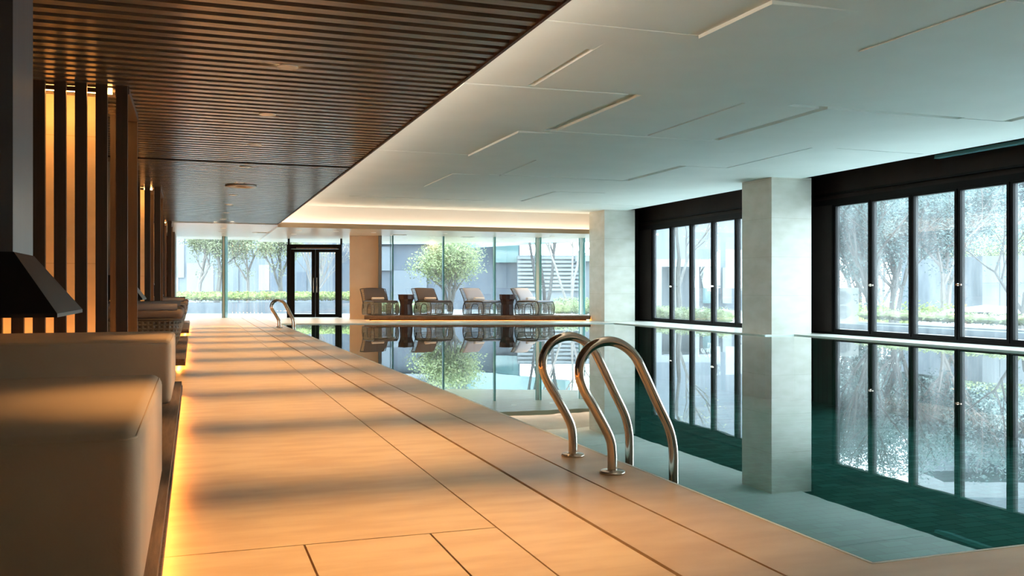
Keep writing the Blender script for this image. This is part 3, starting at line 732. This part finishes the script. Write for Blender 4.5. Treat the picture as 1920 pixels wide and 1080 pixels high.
def tree(px, d, zb, H, r, lean, stems, leafm, nleaf, lsize, barkm, lab, seed, depth=4, spread=.55, rad=.35, first=.32, cat='tree', name='tree'):
    rnd = random.Random(seed); b = at(px, d); b.z = zb
    rt = empty(name, b); tb = MB(); tips = []
    for s in range(stems):
        a = 2*PI*s/max(1, stems)+rnd.uniform(0, 1); o = .0 if stems == 1 else .28
        dirv = Vector((lean[0]+math.cos(a)*o, lean[1]+math.sin(a)*o, 1)).normalized()
        branches(tb, Vector((0, 0, -.02)), dirv, H*first, r, depth, rnd, tips, spread)
    local(tb, 'trunk', barkm, rt)
    if nleaf:
        lb = MB(); leaves(lb, [(t_, (rad, rad, rad*.8)) for t_ in tips if t_.z > H*.3], nleaf, lsize, rnd); o = local(lb, 'foliage', leafm, rt)
    return tag(rt, lab, cat, 'garden trees outside')
tree(372, 41, .0, 5.2, .13, (.0, 0), 1, M['leafpale'], 9000, .05, M['barkpale'], 'pale-barked bare tree at the far left of the garden', 3, depth=5)
tree(406, 39.5, .3, 4.6, .13, (.05, 0), 1, M['leafpale'], 8000, .05, M['bark'], 'darker forked tree just left of the wide glass fin', 5, spread=.7)
tree(462, 42, .0, 5.5, .10, (.05, 0), 1, M['leafpale'], 9000, .05, M['barkpale'], 'pale leafy tree midway between the wide glass fin and the door', 8)
tree(527, 40, .3, 4.6, .12, (-.02, 0), 1, M['leafpale'], 8000, .05, M['bark'], 'twiggy grey tree just left of the door', 12, spread=.7)
tree(590, 42, .0, 5.0, .07, (.12, 0), 3, M['leafpale'], 600, .05, M['barkpale'], 'thin multi-stemmed bare tree seen through the door', 15)
tree(843, 37, .1, 4.2, .09, (0, 0), 5, M['leafgreen'], 19000, .05, M['bark'], 'broad round tree with fresh green leaves behind the loungers', 21, spread=.95, rad=.62, first=.24)
tree(1012, 37, .0, 6.5, .07, (-.22, 0), 1, M['leafgreen'], 900, .05, M['barkdark'], 'slim dark trunk leaning left behind the rightmost lounger', 23, depth=3, first=.6)
tree(1022, 38, .0, 6.5, .08, (.10, 0), 2, M['leafgreen'], 1200, .05, M['barkdark'], 'slim dark curved double trunk right of the leaning one', 27, depth=3, first=.55)
tree(1069, 38, .0, 5.5, .06, (0, 0), 3, M['leafgreen'], 400, .05, M['barkpale'], 'slim pale forked tree near the pale stone column at the far end', 29, depth=3, first=.5)
tree(1275, 31, .0, 6.8, .11, (0, 0), 1, M['leafpale'], 900, .05, M['bark'], 'bare forked pale tree outside the farther folding windows', 31, spread=.6, first=.3)
tree(1640, 24.5, -.9, 5.4, .11, (-.15, 0), 2, M['leafblue'], 16000, .05, M['bark'], 'leaning blue-green leafed tree outside the near folding windows, left side', 33, spread=.7, rad=.4)
tree(1672, 27, -.9, 6.0, .10, (.15, -.1), 2, M['leafblue'], 14000, .05, M['bark'], 'tree with many low bare twigs behind the leaning one', 37, spread=.75, rad=.4)
tree(1765, 29, -.9, 6.4, .12, (0, -.1), 2, M['leafblue'], 17000, .055, M['barkpale'], 'leafy tree centred in the third near window pane', 41, spread=.75, rad=.5)
tree(1905, 21, -.9, 5.6, .09, (.05, 0), 1, M['leafblue'], 2500, .04, M['bark'], 'slender trunk at the right edge of the picture', 43, spread=.6, rad=.4)
tree(1885, 37, -.9, 5.0, .10, (-.1, 0), 2, M['leafgreen'], 5000, .05, M['bark'], 'rounded green tree in front of the white slab building', 47, spread=.7, rad=.45)
M['leafmist'] = mat('haze_tinted_leaves', (.14, .20, .20), .8, 0, .1, (.28, .34, .32), 3)  # distance haze is mixed into this pale leaf colour
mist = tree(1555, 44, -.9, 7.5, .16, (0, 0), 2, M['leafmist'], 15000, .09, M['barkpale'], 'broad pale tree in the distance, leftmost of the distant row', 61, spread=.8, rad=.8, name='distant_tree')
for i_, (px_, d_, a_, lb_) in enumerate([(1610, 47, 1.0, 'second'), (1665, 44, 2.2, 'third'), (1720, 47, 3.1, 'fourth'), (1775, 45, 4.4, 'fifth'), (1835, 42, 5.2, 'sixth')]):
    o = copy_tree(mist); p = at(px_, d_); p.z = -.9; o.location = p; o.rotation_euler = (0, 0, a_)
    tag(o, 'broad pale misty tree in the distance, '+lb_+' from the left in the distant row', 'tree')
def hedge(name, a, b, w, z0, z1, n_, m, lab, size=.05, seed=1):
    rnd = random.Random(seed); d = (b-a); L = d.length; t_ = d.normalized(); nn = Vector((-t_.y, t_.x, 0)); mb = MB()
    k = int(L/.35)
    for i in range(k):
        c = a+t_*(L*(i+.5)/k)+nn*(w/2); hz = (z1-z0)/2*rnd.uniform(.85, 1.12)
        bmesh.ops.create_icosphere(mb.bm, subdivisions=2, radius=1, matrix=Matrix.Translation((c.x, c.y, z0+hz*.9)) @ Matrix.Diagonal((.28, w/2*.9, hz*.85, 1)))
    cs = [(a+t_*(L*(i+.5)/k)+nn*(w/2)+Vector((0, 0, z0+(z1-z0)/2)), (.34, w/2*1.1, (z1-z0)/2*1.12)) for i in range(k)]
    leaves(mb, cs, n_, size, rnd)
    for v in mb.bm.verts: pass
    o = mb.build(name, m); return tag(o, lab, 'hedge', kind='stuff')
A, B = at(300, 38), at(656, 38)
A.z = B.z = 0
tag(MB().seg(A, B, .5, 1.1, -.04, .40).build('planter_wall', M['planter']), 'long dark slate planter wall under the yellow-green hedge', 'planter')
hedge('clipped_hedge', A+Vector((0, 0, 0)), B, 1.0, .50, .86, 9000, M['hedge'], 'long low yellow-green hedge beyond the left glass', .055)
A, B = at(1030, 36), at(1130, 35)
hedge('leafy_shrubs', A, B, 1.0, -.04, .62, 2500, M['leafgreen'], 'loose green shrubs outside the right end of the far glass', .05, 4)
A, B = at(700, 38), at(800, 38)
hedge('leafy_shrubs', A, B, .8, -.04, .45, 1500, M['leafgreen'], 'low green shrubs outside behind the two grey-brown loungers', .05, 5)
A, B = at(1205, 29.8), at(1345, 26.5)
hedge('leafy_shrubs', A, B, .8, -.04, .42, 2500, M['leafgreen'], 'low bright shrubs outside the farther folding windows', .05, 6)
# planter and shrubs outside near windows
A, B = Vector((15.3, 20.5, 0)), Vector((15.3, 8.5, 0))
tag(MB().seg(A, B, .8, 1.6, -.04, .10).build('planter_wall', M['planter']), 'low grey concrete planter wall outside the near folding windows', 'planter')
hedge('planter_shrubs', Vector((15.6, 18.9, 0)), Vector((15.6, 8.5, 0)), 1.0, .2, .46, 8000, M['leafgreen'], 'loose green shrubs in the grey planter outside the near windows', .04, 7)
hedge('grass_bank', Vector((20.5, 27, 0)), Vector((20.5, 21, 0)), 1.6, -.9, .55, 5000, M['hedge'], 'yellow-green clipped bank behind the leaning tree', .06, 8)
# outdoor condenser
p = at(1584, 27.5); ac = empty('condenser_unit', (p.x-.1, p.y, -.02), -.6); ac.scale = (1, 1, .82)
local(MB().box(-.45, .45, -.2, .2, .0, 1.25).bevel(.015, 2), 'casing', M['acunit'], ac)
for z in (.36, .88):
    f = MB()
    for q in range(7): f.tube([((.05+.03*q)*math.cos(2*PI*k/20), -.21, z+(.05+.03*q)*math.sin(2*PI*k/20)) for k in range(20)], .005, 4, closed=True)
    local(f, 'fan_grille', M['planter'], ac)
for x in (-.35, .35): local(MB().box(x-.04, x+.04, -.2, .2, -.012, .0), 'foot', M['planter'], ac)
tag(ac, 'cream outdoor condenser with round fan grilles at the left of the near windows', 'condenser')
# parked car, only its roof and windows above the shrubs
cr = empty('car', at(1880, 23.5), math.radians(-62))
def carring(x, w, z0, z1): 
    return [(x, -w, z0), (x, w, z0), (x, w*1.0, z0+(z1-z0)*.5), (x, w*.78, z1*.97), (x, 0, z1), (x, -w*.78, z1*.97), (x, -w, z0+(z1-z0)*.5)]
local(MB().loft([carring(-2.1, .7, .2, .62), carring(-1.9, .82, .15, .78), carring(-1.2, .86, .15, .86), carring(1.3, .86, .15, .84), carring(1.9, .80, .15, .72), carring(2.1, .7, .2, .55)]), 'body', M['carpaint'], cr, True)
local(MB().loft([carring(-1.75, .60, .6, .80), carring(-1.2, .66, .6, 1.04), carring(-.4, .68, .6, 1.14), carring(.4, .66, .6, 1.10), carring(1.0, .62, .6, .84)]), 'cabin_roof', M['carpaint'], cr, True)
local(MB().box(-1.0, -.1, -.70, .70, .84, .98).box(-.02, .6, -.70, .70, .84, .96), 'side_window', M['cargl'], cr)
for x in (-1.3, 1.3):
    for y_ in (-.82, .82):
        wq = MB().lathe([(.1, -.09), (.29, -.09), (.31, -.05), (.31, .05), (.29, .09), (.1, .09)], (0, 0, 0), 24)
        bmesh.ops.rotate(wq.bm, cent=(0, 0, 0), matrix=Matrix.Rotation(PI/2, 3, 'X'), verts=wq.bm.verts); bmesh.ops.translate(wq.bm, vec=(x, y_, .27), verts=wq.bm.verts)
        local(wq, 'wheel', M['cargl'], cr, True)
cr.location.z = -.72; cr.scale = (1.05, 1.0, 1.12)
tag(cr, 'white rounded parked car partly hidden by the planter shrubs', 'car')

# buildings
def bwall(mb, pxa, pxb, d, z0, z1, th=2.0, d2=None):
    a, b = at(pxa, d), at(pxb, d2 or d); return mb.seg(a, b, th/2, th, z0, z1)
g = empty('garden_building', at(490, 50)); g.location.z = 0
def wc(mb, n, m, w): return child(mb, n, m, w)
wc(bwall(MB(), 240, 655, 50, -.04, 6.5), 'wall', M['bluewall'], g)
for pa, pb_, z0, z1, m in ((330, 345, 1.6, 4.2, 'louvre'), (485, 505, .9, 2.3, 'whitewall'), (350, 400, .2, 2.4, 'louvre'), (430, 447, .2, 2.4, 'bluewall'), (506, 545, .1, 2.5, 'slatewall'), (556, 575, .5, 1.9, 'slatewall'), (326, 334, .4, 2.2, 'whitewall')):
    wc(bwall(MB(), pa, pb_, 49.9, z0, z1, .3), 'window', M[m], g)
wc(bwall(MB(), 624, 655, 48, -.04, 3.6), 'annex_wall', M['slatewall'], g)
tag(g, 'pale blue-grey building behind the bare trees on the left', 'building')
g = empty('garden_building', at(830, 46)); g.location.z = 0
wc(bwall(MB(), 655, 975, 46, -.04, 5.5), 'wall', M['slatewall'], g)
wc(bwall(MB(), 655, 845, 45.6, 3.22, 3.45, .6), 'slab_edge', M['whitewall'], g)
wc(bwall(MB(), 735, 800, 45.8, -.02, 1.9, .3), 'window', M['bluewall'], g)
wc(bwall(MB(), 680, 735, 45.8, 1.9, 3.1, .3), 'window', M['bluewall'], g)
wc(bwall(MB(), 925, 972, 45.6, 2.3, 3.3, .3), 'window', M['bldglass'], g)
wc(bwall(MB(), 875, 1060, 45.2, 3.0, 5.2, .3, 40), 'curtain_glass', M['bldglass'], g)
tag(g, 'dark slate-blue building with a white slab edge behind the round green tree', 'building')
g = empty('garden_building', at(1040, 44)); g.location.z = 0
wc(bwall(MB(), 970, 1140, 44, -.04, 2.6), 'wall', M['louvre'], g)
lv = MB()
for k in range(9): bwall(lv, 971, 1085, 43.8, .9+.19*k, 1.0+.19*k, .15)
wc(lv, 'louvres', M['whitewall'], g)
wc(bwall(MB(), 1079, 1140, 43.5, 2.3, 2.55, .8), 'canopy', M['whitewall'], g)
wc(bwall(MB(), 1091, 1098, 43.5, 0, 2.3, .3), 'post', M['whitewall'], g)
tag(g, 'white louvred low building behind the slim trunks', 'building')
g = empty('garden_building', at(1290, 42)); g.location.z = 0
wc(bwall(MB(), 1150, 1440, 44, -.04, 6.5), 'wall', M['bluewall'], g)
wc(bwall(MB(), 1215, 1345, 42, 2.0, 2.35, 2.2), 'canopy', M['whitewall'], g)
for px in (1236, 1262, 1306, 1342): wc(bwall(MB(), px-5, px+5, 42, -.04, 2.0, .4), 'post', M['whitewall'], g)
wc(bwall(MB(), 1318, 1340, 43.6, .3, 2.0, .3), 'window', M['bldglass'], g)
wc(bwall(MB(), 1355, 1372, 43.6, .3, 2.0, .3), 'window', M['whitewall'], g)
tag(g, 'pale pavilion with a white flat canopy on posts outside the farther folding windows', 'building')
g = empty('slab_building', at(1850, 46)); g.location.z = 0
wc(bwall(MB(), 1795, 2150, 48, -.04, 12, 6), 'wall', M['bluewall'], g)
for z in (2.3, 4.3, 6.4, 8.6): wc(bwall(MB(), 1770, 2150, 45.5, z, z+.75, 3), 'floor_slab', M['whitewall'], g)
for z in (3.05, 5.05, 7.15): 
    q = MB()
    for k in range(18): bwall(q, 1796+k*18, 1799+k*18, 46.8, z, z+1.25, .2)
    wc(q, 'mullions', M['slatewall'], g)
tag(g, 'multi-storey building with white slab edges at the upper right beyond the trees', 'building')
g = empty('garden_wall', at(1790, 34)); g.location.z = 0
wc(bwall(MB(), 1690, 1842, 34, -.04, 2.05, .4, 30), 'wall', M['planter'], g)
wc(bwall(MB(), 1842, 1990, 30, -.04, 2.05, .4, 29), 'end_wall', M['whitewall'], g)
q = MB(); 
for px in (1875, 1910): bwall(q, px, px+.6, 29.75, 0, 1.85, .1)
bwall(q, 1842, 1990, 29.8, 1.15, 1.17, .1, 28.8); wc(q, 'joint_lines', M['bluewall'], g)
tag(g, 'grey garden wall turning into a white panelled wall behind the car', 'wall')
